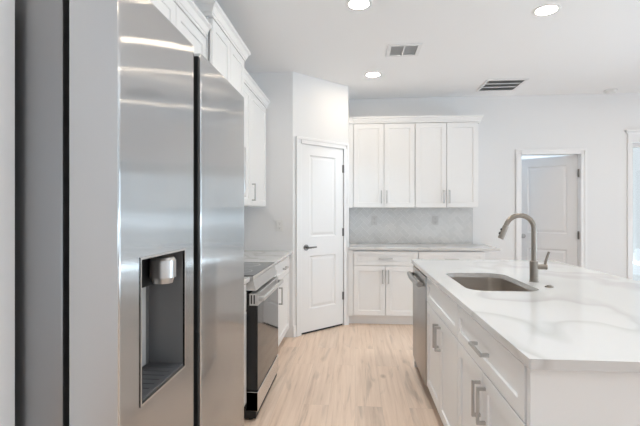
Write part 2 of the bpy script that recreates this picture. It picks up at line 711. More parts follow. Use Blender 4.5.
dw_, dh_ = D1 - D0, 2.015
b = raised_door(dw_, dh_, .035, [(.115, dw_ - .115, .24, .815), (.115, dw_ - .115, 1.02, 1.905)])
b.transform(Matrix.Translation((0, 0, .022)))
RD = Matrix.Translation(diag(D0, -.004)) @ Matrix.Rotation(ANG, 4, 'Z')
b.transform(RD)
door1 = struct('door_1', b, M['trim'])
b = B(); box(b, .003, dw_ - .003, .006, .03, .003, .0215); b.transform(RD)  # black strip standing in for the shade in the gap under the door
mesh_obj('door_gap_shade', b, M['gasket_gap'], door1)
b = B(); lever(b, .062, .93, 0); b.transform(RD)
mesh_obj('door_handle', b, M['hinge'], door1, smooth=True)
for z in (.345, 1.08, 1.81):
    b = B()
    cyl(b, (dw_ + .004, -.006, z - .045), (dw_ + .004, -.006, z + .045), .007, 12)
    box(b, dw_ - .014, dw_ + .012, -.003, -.0005, z - .045, z + .045)
    b.transform(RD)
    mesh_obj('hinge', b, M['hinge'], door1, smooth=True)

# back door, ajar into the room behind
bw_ = .708
OPEN = math.radians(38)
b = raised_door(bw_, 2.02, .035, [(.115, bw_ - .115, .24, .815), (.115, bw_ - .115, 1.02, 1.905)])
# local x runs from the hinge to the free edge, mirrored so that the front still faces the kitchen
b.transform(Matrix.Translation((0, 0, .012)))
b.transform(Matrix.Translation((-bw_, 0, 0)))
RB = Matrix.Translation((DX1 - .018, YW + .07, 0)) @ Matrix.Rotation(-OPEN, 4, 'Z')
b.transform(RB)
door2 = struct('door_2', b, M['trim'])
b = B()
cyl(b, (-bw_ + .065, 0, .985), (-bw_ + .065, -.008, .985), .03, 24)
cyl(b, (-bw_ + .065, -.008, .985), (-bw_ + .065, -.03, .985), .012, 16)
tube(b, [(-bw_ + .065, -.028, .985), (-bw_ + .065, -.038, .985), (-bw_ + .065, -.052, .985), (-bw_ + .065, -.062, .985), (-bw_ + .065, -.066, .985)], [.014, .025, .029, .022, .008], 20)
b.transform(RB)
mesh_obj('door_knob', b, M['nickel'], door2, smooth=True)
for z in (.25, 1.02, 1.80):
    b = B()
    box(b, DX1 - .0165, DX1 - .0145, YW + .03, YW + .068, z - .05, z + .05)
    cyl(b, (DX1 - .022, YW + .030, z - .05), (DX1 - .022, YW + .030, z + .05), .0075, 12)
    box(b, DX1 - .036, DX1 - .024, YW + .0265, YW + .029, z - .05, z + .05)
    mesh_obj('hinge', b, M['hinge'], door2, smooth=True)


# ------------------------------------------------------------------ cabinets
def shaker(b, x0, x1, z0, z1, t=.02, fr=.058, dep=.008, bot=None):
    """shaker front: x0..x1, z0..z1, front at y=-t, back at y=0"""
    e = .0015
    def ring(ix, y, iz=None):
        iz = ix if iz is None else iz
        return [b.verts.new(v) for v in ((x0 + ix, y, z0 + iz), (x1 - ix, y, z0 + iz), (x1 - ix, y, z1 - iz), (x0 + ix, y, z1 - iz))]
    frz = min(fr, (z1 - z0) * .3)
    rs = [ring(0, 0), ring(0, -t + e), ring(e, -t), ring(fr, -t, frz), ring(fr + .0025, -t + dep, frz + .0025)]
    fs = [b.faces.new(rs[0])]
    for a, c in zip(rs, rs[1:]):
        for k in range(4):
            fs.append(b.faces.new((a[k], a[(k + 1) % 4], c[(k + 1) % 4], c[k])))
    fs.append(b.faces.new(rs[-1]))
    bmesh.ops.recalc_face_normals(b, faces=fs)


def pull(b, x, z, length, vertical=True, y=-.02):
    """square bar pull standing off the front"""
    h = length / 2
    s = .006
    pr = .034
    if vertical:
        box(b, x - s, x + s, y - pr, y - pr + .011, z - h, z + h, .0012, 1)
        for zz in (z - h + s, z + h - s):
            box(b, x - s, x + s, y - pr + .011, y, zz - s, zz + s)
    else:
        box(b, x - h, x + h, y - pr, y - pr + .011, z - s, z + s, .0012, 1)
        for xx in (x - h + s, x + h - s):
            box(b, xx - s, xx + s, y - pr + .011, y, z - s, z + s)


def cabinet(name, label, loc, rz, w, d, z0, z1, fronts, group=None, toe=True, crown=None, ctop=0.):
    """loc = floor point below the middle of the carcass front; local -y is the front"""
    root = thing(name, label, 'cabinet', loc, rz, group)
    b = B()
    if toe:
        prism(b, [(.012, z1), (.012, .105), (.06, .105), (.06, 0), (d, 0), (d, z1)], 0, -w / 2, w / 2)
    else:
        box(b, -w / 2, w / 2, .012, d, z0, z1, .001, 1)
    mesh_obj('carcass', b, M['cab'], root, world=False)
    for f in fronts:
        kind, x0, x1, fz0, fz1 = f[:5]
        b = B()
        shaker(b, x0, x1, fz0, fz1, fr=.058 if kind == 'door' else .05)
        fo = mesh_obj('door' if kind == 'door' else 'drawer', b, M['cab'], root, world=False)
        for h in f[5:]:
            b = B()
            pull(b, *h)
            mesh_obj('pull_handle', b, M['nickel'], fo, world=False)
    if crown:
        left, right, hgt = crown
        prof = [(-.002, -.004), (.024, -.004), (.024, .012), (.030, .016), (.042, .048), (.056, .058), (.056, hgt), (-.002, hgt)]
        b = B()
        path = []
        if left:
            path.append(((-w / 2, d), (-1, 0)))
        path.append(((-w / 2, 0), (-1 if left else 0, -1)))
        path.append(((w / 2, 0), (1 if right else 0, -1)))
        if right:
            path.append(((w / 2, d), (1, 0)))
        rings = [[b.verts.new((p[0] + o * q[0], p[1] + o * q[1], z1 + hh)) for o, hh in prof] for p, q in path]
        n = len(prof)
        for a, c in zip(rings, rings[1:]):
            for k in range(n):
                b.faces.new((a[k], a[(k + 1) % n], c[(k + 1) % n], c[k]))
        b.faces.new(rings[0])
        b.faces.new(rings[-1])
        bmesh.ops.recalc_face_normals(b, faces=b.faces)
        mesh_obj('crown_moulding', b, M['cab'], root, world=False)
    return root


G = .003


def two_doors(w, z0, z1, ph, low, inset=.04, edge=.004):
    """pair of doors with pulls meeting in the middle. ph = pull length, low: pull near the bottom (wall cabinet) or top"""
    zz = z0 + inset + ph / 2 if low else z1 - inset - ph / 2
    return [('door', -w / 2 + edge, -G, z0, z1, (-.033, zz, ph)), ('door', G, w / 2 - edge, z0, z1, (.033, zz, ph))]


# --- back wall run
UW = .7475
UZ0, UZ1 = 1.365, 2.398
for i, lab in enumerate(('white two-door wall cabinet over grey tile, next to pantry', 'white two-door wall cabinet over grey tile, farther from pantry')):
    cabinet('wall_cabinet', lab, (-.0246 + UW * (i + .5), YW - .305, 0), 0, UW, .305, UZ0, UZ1,
            two_doors(UW, UZ0 + .003, UZ1 - .010, .155, True, .05), 'wall cabinets on the back wall', False,
            (False, i == 1, .072))
b = B(); box(b, QX + .001, -.0256, YW - .322, YW - .30, UZ0, UZ1, .001, 1); box(b, QX + .001, -.0256, YW - .345, YW - .30, UZ1 - .004, UZ1 + .072)
tag(mesh_obj('filler_strip', b, M['cab']), 'narrow white filler strip left of wall cabinets, against pantry', 'filler strip')
BW = .745
for i, lab in enumerate(('white base cabinet on the back wall, next to pantry', 'white base cabinet on the back wall, partly behind island')):
    cabinet('base_cabinet', lab, (-.0246 + BW * (i + .5), YW - .59, 0), 0, BW, .589, 0, .875,
            [('drawer', -BW / 2 + .004, BW / 2 - .004, .694, .858, (0, .775, .155, False))] + two_doors(BW, .115, .688, .155, False, .045),
            'base cabinets on the back wall')
b = B(); box(b, QX + .001, -.0256, YW - .61, YW - .57, .105, .875, .001, 1); box(b, QX + .001, -.0256, YW - .535, YW - .51, 0, .105)
tag(mesh_obj('filler_strip', b, M['cab']), 'narrow white filler strip left of base cabinets, against pantry', 'filler strip')
b = B(); box(b, QX + .002, 1.625, YW - .638, YW - .001, .8755, .905, .003)
tag(mesh_obj('countertop', b, M['quartz']), 'white quartz countertop below grey herringbone tile on back wall', 'countertop')


# --- herringbone splashback
def herringbone(x0, x1, z0, z1, y):
    b = B()
    Wd, gp = .06, .003
    c45 = math.sqrt(.5)
    n = 26
    for i in range(-n, n):
        for j in range(-n, n):
            for horiz in (0, 1):
                # 2:1 herringbone: blocks (0,0)-(2,1) and (0,1)-(1,3) repeat on the lattice (1,1)... (2,-2)
                u = i * 1 + j * 2
                v = i * 1 - j * 2
                if horiz:
                    r = (u, u + 2, v, v + 1)
                else:
                    r = (u, u + 1, v + 1, v + 3)
                q = []
                uu = ((r[0] * Wd + gp / 2), (r[1] * Wd - gp / 2))
                vv = ((r[2] * Wd + gp / 2), (r[3] * Wd - gp / 2))
                pts = [((a - c) * c45, (a + c) * c45) for a, c in ((uu[0], vv[0]), (uu[1], vv[0]), (uu[1], vv[1]), (uu[0], vv[1]))]
                cx = sum(pp[0] for pp in pts) / 4 + .7
                cz = sum(pp[1] for pp in pts) / 4 + 1.1
                if not (x0 - .1 < cx < x1 + .1 and z0 - .1 < cz < z1 + .1):
                    continue
                A = [b.verts.new((pp[0] + .7, y, pp[1] + 1.1)) for pp in pts]
                b.faces.new(A)
    bmesh.ops.recalc_face_normals(b, faces=b.faces)
    for co, no in (((x0, 0, 0), (-1, 0, 0)), ((x1, 0, 0), (1, 0, 0)), ((0, 0, z0), (0, 0, -1)), ((0, 0, z1), (0, 0, 1))):
        bmesh.ops.bisect_plane(b, geom=b.verts[:] + b.edges[:] + b.faces[:], plane_co=co, plane_no=no, clear_outer=True)
    r = bmesh.ops.extrude_face_region(b, geom=b.faces[:])
    bmesh.ops.translate(b, vec=(0, -.003, 0), verts=[v for v in r['geom'] if isinstance(v, bmesh.types.BMVert)])
    bmesh.ops.recalc_face_normals(b, faces=b.faces)
    return b


sb = thing('backsplash', 'pale grey herringbone tile splashback between counter and wall cabinets', 'backsplash', (.7, YW, .905))
SX0, SX1 = QX + .003, 1.478
b = B(); box(b, SX0, SX1, YW - .006, YW - .0005, .9055, 1.364)
mesh_obj('grout_bed', b, M['grout'], sb)
mesh_obj('tiles', herringbone(SX0 + .002, SX1 - .002, .908, 1.3635, YW - .006), M['tile'], sb)
b = B(); box(b, SX1, SX1 + .008, YW - .010, YW - .0005, .9055, 1.364, .001, 1)
mesh_obj('edge_trim', b, M['nickel'], sb)


def outlet(name, lab, cx, y, z, cat='outlet', group=None):
    r = thing(name, lab, cat, (cx, y, z), 0, group)
    b = B(); box(b, cx - .036, cx + .036, y - .006, y, z - .058, z + .058, .002)
    mesh_obj('cover_plate', b, M['tileplate'] if group else M['plastic'], r)
    for dz in (-.024, .024):
        b = B()
        box(b, cx - .016, cx + .016, y - .008, y - .006, z + dz - .017, z + dz + .017, .0008, 1)
        so = mesh_obj('socket', b, M['tileplate'] if group else M['plastic'], r)
        b = B()
        for dx in (-.006, .006):
            box(b, cx + dx - .001, cx + dx + .001, y - .0084, y - .0079, z + dz - .002, z + dz + .008)
        box(b, cx - .0025, cx + .0025, y - .0084, y - .0079, z + dz - .011, z + dz - .007)
        mesh_obj('slots', b, M['dark'], so)
    return r


outlet('wall_outlet', 'pale grey outlet plate on grey tile near the pantry', .245, YW - .0092, 1.2, group='outlets on the tile')
outlet('wall_outlet', 'pale grey outlet plate on grey tile near the far right tile edge', 1.02, YW - .0092, 1.2, group='outlets on the tile')
outlet('wall_outlet', 'white outlet plate on wall above counter left of pantry door', -.79, PY - .0002, 1.17)

# --- left wall run, facing +x
LF = -.70      # carcass front plane of base cabinets
LU = -.945      # carcass front plane of wall cabinets
RA, RB_ = 2.6355, 3.354     # range


def left_cab(name, lab, y0, y1, face, z0, z1, fronts, **kw):
    wd = y1 - y0
    return cabinet(name, lab, (face, (y0 + y1) / 2, 0), PI / 2, wd, face - XL - .001, z0, z1, fronts(wd), **kw)


left_cab('base_cabinet', 'white base cabinet between refrigerator and range', 1.737, RA - .004, LF, 0, .875,
         lambda q: [('drawer', -q / 2 + .004, q / 2 - .004, .694, .858, (0, .775, .155, False))] + two_doors(q, .115, .688, .155, False, .045))
c1 = 3.45


def far_base(q):
    # narrow filler, then one drawer over one door with its pull by the left edge
    x0, x1 = -q / 2 + .004, q / 2 - .05
    a = -q / 2 + .36
    return [('drawer', x0, a - G, .694, .858), ('door', x0, a - G, .115, .69),
            ('drawer', a + G, x1, .694, .858, ((a + x1) / 2, .775, .155, False)),
            ('door', a + G, x1, .115, .688, (a + .05, .56, .155))]


left_cab('base_cabinet', 'white base cabinet between range and pantry corner', RB_ + .004, PY - .002, LF, 0, .875, far_base)
b = B(); box(b, XL + .001, LF + .042, 1.735, RA - .003, .8755, .905, .003)
tag(mesh_obj('countertop', b, M['quartz']), 'short quartz countertop between refrigerator and range', 'countertop')
b = B(); box(b, XL + .001, LF + .042, RB_ + .003, PY - .001, .8755, .905, .003)
tag(mesh_obj('countertop', b, M['quartz']), 'quartz countertop in the corner beyond the range', 'countertop')

left_cab('wall_cabinet', 'white wall cabinet high above the refrigerator', .80, 1.690, LU, 1.86, UZ1,
         lambda q: two_doors(q, 1.865, UZ1 - .01, .13, True), toe=False, crown=(True, False, .072))
left_cab('wall_cabinet', 'white wall cabinet rising behind the refrigerator, under crown moulding', 1.692, 2.588, LU, UZ0, UZ1,
         lambda q: two_doors(q, UZ0 + .004, UZ1 - .01, .155, True), toe=False, crown=(False, False, .072))
left_cab('wall_cabinet', 'tallest white wall cabinet above the microwave, crown near ceiling', 2.59, RB_ + .002, -.905, 1.836, 2.53,
         lambda q: two_doors(q, 1.84, 2.52, .13, True), toe=False, crown=(True, True, .078))


def far_upper(q):
    a = -q / 2 + .365
    x1 = q / 2 - .045
    return [('door', -q / 2 + .004, a - G, UZ0 + .004, UZ1 - .01), ('door', a + G, x1, UZ0 + .004, UZ1 - .01, (a + .05, 1.49, .155))]


left_cab('wall_cabinet', 'white wall cabinet in corner beside pantry wall, past the microwave', RB_ + .004, PY - .002, LU, UZ0, UZ1, far_upper,
         toe=False, crown=(False, False, .072))

# ------------------------------------------------------------------ refrigerator
FX = -.452          # door front plane
fr_ = thing('refrigerator', 'large stainless side by side refrigerator with ice and water dispenser', 'refrigerator', (-.9, 1.23, 0))
FY0, FS1, FS2, FY1 = .785, 1.166, 1.222, 1.712
FZ0, FZ1 = .09, 1.777
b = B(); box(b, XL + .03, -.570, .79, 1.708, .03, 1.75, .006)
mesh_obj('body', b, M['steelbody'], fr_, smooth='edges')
b = B(); box(b, -.570, -.553, .815, 1.705, .09, 1.745)
mesh_obj('door_gasket', b, M['gasket_gap'], fr_)
b = B(); box(b, -.62, -.53, .80, 1.71, .0, .078, .004)
mesh_obj('kick_grille', b, M['dark'], fr_)
for y in (.80, 1.62):
    b = B()
    box(b, -.66, -.50, y, y + .09, 1.7775, 1.797, .004)
    mesh_obj('hinge_cover', b, M['dark'], fr_, smooth=True)


def steel_door(y0, y1, hole=None, r=.005):
    """door leaf with rounded vertical front edges, optional rectangular hole through the front skin"""
    b = B()
    x1, x0 = FX, -.553
    # outline in plan: back-left, back-right, front-right arc, front-left arc
    def arc(cx, cy, a0, a1, k=5):
        return [(cx + r * math.cos(math.radians(a0 + (a1 - a0) * i / k)), cy + r * math.sin(math.radians(a0 + (a1 - a0) * i / k))) for i in range(k + 1)]
    front_r = arc(x1 - r, y1 - r, 90, 0)
    front_l = arc(x1 - r, y0 + r, 0, -90)
    out = [(x0, y1)] + front_r + front_l + [(x0, y0)]
    fs = []
    for a, c in zip(out, out[1:] + out[:1]):
        if hole and a == front_r[-1] and c == front_l[0]:
            ya, yb = c[1], a[1]
            ys = [ya, hole[0], hole[1], yb]
            zs = [FZ0, hole[2], hole[3], FZ1]
            for i in range(3):
                for j in range(3):
                    if i == 1 and j == 1:
                        continue
                    fs.append(b.faces.new([b.verts.new((x1, yy, zz)) for yy, zz in ((ys[i], zs[j]), (ys[i + 1], zs[j]), (ys[i + 1], zs[j + 1]), (ys[i], zs[j + 1]))]))
            continue
        fs.append(b.faces.new([b.verts.new((q[0], q[1], z)) for q, z in ((a, FZ0), (c, FZ0), (c, FZ1), (a, FZ1))]))
    for z in (FZ0, FZ1):
        b.faces.new([b.verts.new((q[0], q[1], z)) for q in out])
    bmesh.ops.remove_doubles(b, verts=b.verts, dist=1e-6)
    bmesh.ops.recalc_face_normals(b, faces=b.faces)
    return b


HY0, HY1, HZ0, HZ1 = .868, 1.096, .903, 1.209
fz = mesh_obj('freezer_door', steel_door(FY0, FS1, (HY0, HY1, HZ0, HZ1)), M['steel'], fr_, smooth='edges')
fd = mesh_obj('refrigerator_door', steel_door(FS2, FY1), M['steel'], fr_, smooth='edges')
for o in (fz, fd):      # the edges of the leaf are plain brushed sheet
    o.data.materials.append(M['steelside'])
    for p in o.data.polygons:
        if abs(p.normal.x) < .3:
            p.material_index = 1
# black pocket grips in the gap between the doors
b = B(); box(b, -.545, -.457, FS1 + .0005, FS1 + .016, .12, 1.765, .003)
mesh_obj('pocket_grip', b, M['black'], fz)
b = B(); box(b, -.545, -.4545, FS2 - .016, FS2 - .0005, .12, 1.765, .003)
mesh_obj('pocket_grip', b, M['black'], fd)
# dispenser
b = B()
x0 = -.548
r_ = [(FX, HY0, HZ0), (FX, HY1, HZ0), (FX, HY1, HZ1), (FX, HY0, HZ1)]
k_ = [(x0, HY0, HZ0), (x0, HY1, HZ0), (x0, HY1, HZ1), (x0, HY0, HZ1)]
ra = [b.verts.new(v) for v in r_]
ka = [b.verts.new(v) for v in k_]
for i in range(4):
    b.faces.new((ra[i], ra[(i + 1) % 4], ka[(i + 1) % 4], ka[i]))
b.faces.new(ka)
bmesh.ops.recalc_face_normals(b, faces=b.faces)
bmesh.ops.reverse_faces(b, faces=b.faces)
M['recess'] = mat('dispenser_grey', (.22, .22, .225), .35, .4)
disp = mesh_obj('dispenser_recess', b, M['recess'], fz)
b = B()
e = .005
box(b, FX - .003, FX + .002, HY0 - e, HY0, HZ0 - e, HZ1 + e)
box(b, FX - .003, FX + .002, HY1, HY1 + e, HZ0 - e, HZ1 + e)
box(b, FX - .003, FX + .002, HY0, HY1, HZ0 - e, HZ0)
box(b, FX - .003, FX + .002, HY0, HY1, HZ1, HZ1 + e)
mesh_obj('dispenser_bezel', b, M['steelrange'], disp)
b = B()
box(b, -.546, -.505, HY0 + .001, HY1 - .001, 1.128, HZ1 - .001, .004)
mesh_obj('dispenser_hood', b, M['black'], disp)
b = B()
cyl(b, (-.473, 1.017, 1.150), (-.473, 1.017, 1.192), .031, 32)
cyl(b, (-.473, 1.017, 1.192), (-.473, 1.017, 1.199), .031, 32, .026)
cyl(b, (-.473, 1.017, 1.136), (-.473, 1.017, 1.150), .023, 32, .027)
mesh_obj('dispenser_nozzle', b, mat('chrome_nozzle', (.58, .57, .56), .3, .9), disp, smooth=True)
b = B()
box(b, -.546, -.4525, HY0 + .002, HY1 - .002, HZ0 + .0005, HZ0 + .008, .002)
for i in range(7):
    yy = HY0 + .035 + i * .026
    box(b, -.530, -.465, yy, yy + .006, HZ0 + .008, HZ0 + .009)
mesh_obj('drip_tray', b, M['dark'], disp)
b = B()
box(b, -.547, -.541, HY0 + .002, HY1 - .03, HZ0 + .012, 1.127, .002)
mesh_obj('dispenser_back_panel', b, mat('dispenser_plate', (.8, .8, .8), .35, .5), disp)
b = B()
cyl(b, (-.5405, .99, .93), (-.5405, .99, 1.10), .012, 16)
mesh_obj('dispenser_paddle', b, M['dark'], disp, smooth=True)

# ------------------------------------------------------------------ range
rg = thing('range', 'stainless slide-in electric range with black glass oven door', 'range', (-.95, (RA + RB_) / 2, 0))
y0, y1 = RA, RB_
b = B(); box(b, XL + .01, -.690, y0, y1, .04, .895)
mesh_obj('body', b, M['black'], rg)
b = B(); box(b, XL + .01, -.640, y0 - .0015, y1 + .0015, .9055, .9125, .001, 1)
ct = mesh_obj('cooktop', b, M['cooktop'], rg)
b = B(); box(b, -.6895, -.638, y0 - .001, y1 + .001, .886, .905, .0015, 1)
mesh_obj('front_trim', b, M['silver'], ct)
for (cx, cy, rr) in ((-.80, y0 + .19, .105), (-.80, y1 - .19, .085), (-1.09, y0 + .19, .075), (-1.09, y1 - .19, .095)):
    b = B()
    seg = 40
    ia = [b.verts.new((cx + (rr - .003) * math.cos(2 * PI * i / seg), cy + (rr - .003) * math.sin(2 * PI * i / seg), .9128)) for i in range(seg)]
    oa = [b.verts.new((cx + rr * math.cos(2 * PI * i / seg), cy + rr * math.sin(2 * PI * i / seg), .9128)) for i in range(seg)]
    for i in range(seg):
        b.faces.new((ia[i], oa[i], oa[(i + 1) % seg], ia[(i + 1) % seg]))
    mesh_obj('burner_ring', b, M['slat'], ct)
b = B()
prism(b, [(-.6895, .816), (-.622, .816), (-.640, .883), (-.6895, .883)], 1, y0, y1)
cp = mesh_obj('control_panel', b, M['silver'], rg)
b = B(); box(b, -.689, -.618, y0 + .003, y1 - .003, .188, .796, .003)
od = mesh_obj('oven_door', b, M['black'], rg)
b = B(); box(b, -.664, -.609, y0 + .002, y1 - .002, .722, .797, .002)
mesh_obj('door_rail', b, M['silver'], od)
b = B()
for k in range(2):
    box(b, -.655 + k * .018, -.647 + k * .018, y0 + .0012, y0 + .0025, .732, .788)
mesh_obj('vent_slots', b, M['black'], od)
b = B(); box(b, -.618, -.611, y0 + .003, y1 - .003, .19, .7215, .001, 1)
mesh_obj('door_glass', b, M['glassblack'], od)
b = B()
box(b, -.584, -.566, y0 + .006, y1 - .006, .752, .778, .006, 3)
for yy in (y0 + .02, y1 - .02):
    box(b, -.61, -.575, yy - .012, yy + .012, .752, .778, .003)
mesh_obj('oven_handle', b, M['silver'], od, smooth=True)
b = B(); box(b, -.689, -.609, y0 + .003, y1 - .003, .056, .178, .003)
mesh_obj('drawer', b, M['steelrange'], rg)
for xx, yy in ((-.66, y0 + .03), (-.66, y1 - .03), (-1.2, y0 + .03), (-1.2, y1 - .03)):
    b = B()
    cyl(b, (xx, yy, 0), (xx, yy, .042), .016, 14)
    mesh_obj('foot', b, M['black'], rg)
b = B(); box(b, -.70, -.622, y0 + .001, y1 - .001, .012, .055, .003)
mesh_obj('kick_plate', b, M['black'], rg)

# ------------------------------------------------------------------ microwave
mw = thing('microwave', 'over the range microwave with dark door, seen past refrigerator edge', 'microwave', (-1.08, (RA + RB_) / 2, 1.425))
b = B(); box(b, XL + .002, -.905, y0 - .002, y1, 1.425, 1.832, .002)
mesh_obj('body', b, M['steelrange'], mw)
b = B(); box(b, -.905, -.872, y0, y1 - .14, 1.43, 1.828, .004)
md = mesh_obj('door', b, M['glassblack'], mw)
b = B(); box(b, -.905, -.872, y1 - .138, y1 - .001, 1.43, 1.828, .003)
mesh_obj('control_panel', b, M['steelrange'], mw)
b = B()
tube(b, [(-.845, y1 - .165, 1.46), (-.842, y1 - .165, 1.63), (-.845, y1 - .165, 1.80)], .011, 12)
for z in (1.48, 1.78):
    box(b, -.872, -.845, y1 - .173, y1 - .157, z - .008, z + .008)
mesh_obj('handle', b, M['steelrange'], md, smooth=True)

# ------------------------------------------------------------------ island
XE, YN, YFAR, XI = .479, 1.2205, 3.715, 1.655
IF = .513            # carcass front plane of the island
# countertop with a sink cut-out
SKX0, SKX1, SKY0, SKY1 = .588, .963, 2.255, 2.915


def counter_with_hole():
    b = B()
    outer = rrect(XE, XI, YN, YFAR, .006, 3)
    inner = rrect(SKX0, SKX1, SKY0, SKY1, .095, 8)
    ed = []
    for loop in (outer, inner):
        vs = [b.verts.new((x, y, .905)) for x, y in loop]
        for i in range(len(vs)):
            ed.append(b.edges.new((vs[i], vs[(i + 1) % len(vs)])))
    r = bmesh.ops.triangle_fill(b, use_beauty=True, use_dissolve=False, edges=ed)
    ex = bmesh.ops.extrude_face_region(b, geom=b.faces[:])
    bmesh.ops.translate(b, vec=(0, 0, -.029), verts=[v for v in ex['geom'] if isinstance(v, bmesh.types.BMVert)])
    bmesh.ops.recalc_face_normals(b, faces=b.faces)
    return b


tag(mesh_obj('countertop', counter_with_hole(), M['quartz']), 'large veined white quartz island countertop holding the sink', 'countertop')
YA, YB, YC, YD = 1.290, 2.116, 3.000, 3.648


def isl_cab(lab, y0, y1, fronts, d=.6):
    wd = y1 - y0
    return cabinet('base_cabinet', lab, (IF, (y0 + y1) / 2, 0), -PI / 2, wd, d, 0, .875, fronts(wd))


isl_cab('white island base cabinet nearest the camera, wide drawer over doors', YA, YB - .0005,
        lambda q: [('drawer', -q / 2 + .004, q / 2 - .004, .694, .862, (0, .778, .16, False))] + two_doors(q, .115, .688, .142, False, .045))
# sink base is open at the top so the bowl hangs free in it
q = YC - YB
root = thing('base_cabinet', 'white island sink base cabinet between dishwasher and drawer cabinet', 'cabinet', (IF, (YB + YC) / 2, 0), -PI / 2)
b = B()
box(b, -q / 2, -q / 2 + .018, 0, .6, .105, .875)
box(b, q / 2 - .018, q / 2, 0, .6, .105, .875)
box(b, -q / 2 + .018, q / 2 - .018, 0, .6, .105, .123)
box(b, -q / 2 + .018, q / 2 - .018, .585, .6, .123, .875)
box(b, -q / 2 + .018, q / 2 - .018, 0, .018, .66, .875)
box(b, -q / 2, q / 2, .06, .6, 0, .105)
mesh_obj('carcass', b, M['cab'], root, world=False)
b = B(); shaker(b, -q / 2 + .004, q / 2 - .004, .694, .862, fr=.05)
mesh_obj('false_front', b, M['cab'], root, world=False)
for f in two_doors(q, .115, .688, .142, False, .045):
    b = B(); shaker(b, *f[1:5])
    o = mesh_obj('door', b, M['cab'], root, world=False)
    b = B(); pull(b, *f[5])
    mesh_obj('pull_handle', b, M['nickel'], o, world=False)
# near end panel and back panel
b = B(); box(b, .497, 1.29, 1.262, 1.287, 0, .8755, .0015, 1)
tag(mesh_obj('end_panel', b, M['cab']), 'plain white end panel of the island, facing the camera', 'panel')
b = B(); box(b, 1.125, 1.29, 1.2875, 3.69, 0, .8755, .001, 1)
tag(mesh_obj('island_back_wall', b, M['cab']), 'plain white back of the island under counter overhang', 'panel')
b = B(); box(b, .497, 1.1245, YD + .004, 3.69, 0, .8755, .0015, 1)
tag(mesh_obj('end_panel', b, M['cab']), 'plain white end panel of the island beyond the dishwasher', 'panel')

# dishwasher
dwr = thing('dishwasher', 'stainless dishwasher at the far end of the island', 'dishwasher', (.8, (YC + YD) / 2, 0))
b = B(); box(b, .525, 1.1, YC + .004, YD, .1, .868)
mesh_obj('tub', b, M['black'], dwr)
b = B(); box(b, .484, .5245, YC + .006, YD - .002, .105, .862, .003)
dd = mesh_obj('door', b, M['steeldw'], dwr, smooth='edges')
b = B()
pts = []
for i in range(13):
    t = i / 12
    pts.append((.449 - .014 * math.sin(PI * t), YC + .05 + (YD - YC - .1) * t, .80))
tube(b, pts, .019, 14)
for yy in (YC + .065, YD - .065):
    box(b, .45, .484, yy - .014, yy + .014, .787, .813, .003)
mesh_obj('handle', b, M['steeldw'], dd, smooth=True)
b = B(); box(b, .56, 1.1, YC + .004, YD, 0, .0995)
mesh_obj('toe_kick', b, M['black'], dwr)

# sink
sk = thing('sink', 'undermount stainless sink set in island countertop', 'sink', ((SKX0 + SKX1) / 2, (SKY0 + SKY1) / 2, .66))
b = B()
lev = [(-.022, .8755, .115), (.004, .8755, .095), (.006, .72, .09), (.012, .69, .065), (.030, .675, .055), (.06, .67, .04)]
rings = []
for ins, z, r in lev:
    rings.append([b.verts.new((x, y, z)) for x, y in rrect(SKX0 + ins - .004, SKX1 - ins + .004, SKY0 + ins - .004, SKY1 - ins + .004, r, 8)])
n = len(rings[0])
for a, c in zip(rings, rings[1:]):
    for k in range(n):
        b.faces.new((a[k], a[(k + 1) % n], c[(k + 1) % n], c[k]))
b.faces.new(rings[-1])
bmesh.ops.recalc_face_normals(b, faces=b.faces)
bmesh.ops.reverse_faces(b, faces=b.faces)
mesh_obj('bowl', b, M['steelsink'], sk, smooth=True)
b = B()
cyl(b, (.775, 2.585, .6702), (.775, 2.585, .675), .042, 28, .038)
cyl(b, (.775, 2.585, .675), (.775, 2.585, .679), .022, 20)
mesh_obj('drain', b, M['nickel'], sk, smooth=True)

# faucet
fx, fy, fz0 = 1.04, 2.585, .905
fc = thing('faucet', 'tall gooseneck brushed nickel pull-down faucet behind the sink', 'faucet', (fx, fy, fz0))
b = B()
cyl(b, (fx, fy, fz0), (fx, fy, fz0 + .004), .027, 32)
cyl(b, (fx, fy, fz0 + .004), (fx, fy, fz0 + .118), .0235, 32)
cyl(b, (fx, fy, fz0 + .118), (fx, fy, fz0 + .121), .0235, 32, .020)
mesh_obj('body', b, M['faucet'], fc, smooth=True)
R = .080
zc = 1.211
pts = [(fx, fy, fz0 + .12), (fx, fy, 1.08), (fx, fy, zc - .03)]
for i in range(0, 21):
    a = math.radians(158 * i / 20)
    pts.append((fx - R + R * math.cos(a), fy, zc + R * math.sin(a)))
a = math.radians(158)
tx, tz = -math.sin(a), math.cos(a)
ex, ez = fx - R + R * math.cos(a), zc + R * math.sin(a)
pts.append((ex + tx * .012, fy, ez + tz * .012))
b = B(); tube(b, pts, .0146, 18)
mesh_obj('spout', b, M['faucet'], fc, smooth=True)
q0 = Vector((ex + tx * .013, fy, ez + tz * .013))
dv = Vector((tx, 0, tz))
b = B()
tube(b, [q0, q0 + dv * .006, q0 + dv * .05, q0 + dv * .078, q0 + dv * .08], [.0156, .0166, .0170, .0174, .0155], 20)
sh = mesh_obj('spray_head', b, M['faucet'], fc, smooth=True)
b = B()
side = Vector((-dv.z, 0, dv.x)) * -1
for dd_ in (.028, .052):
    c_ = q0 + dv * dd_ + Vector((-abs(dv.z), 0, -dv.x)) * .0155
    cyl(b, c_, c_ + Vector((-abs(dv.z), 0, -dv.x)) * .005, .007, 12)
mesh_obj('spray_button', b, M['black'], sh, smooth=True)
b = B()
cyl(b, (fx + .015, fy - .006, fz0 + .088), (fx + .066, fy - .018, fz0 + .088), .0165, 20)
tube(b, [(fx + .054, fy - .016, fz0 + .092), (fx + .061, fy - .018, fz0 + .13), (fx + .076, fy - .020, fz0 + .176)], [.008, .0075, .007], 12)
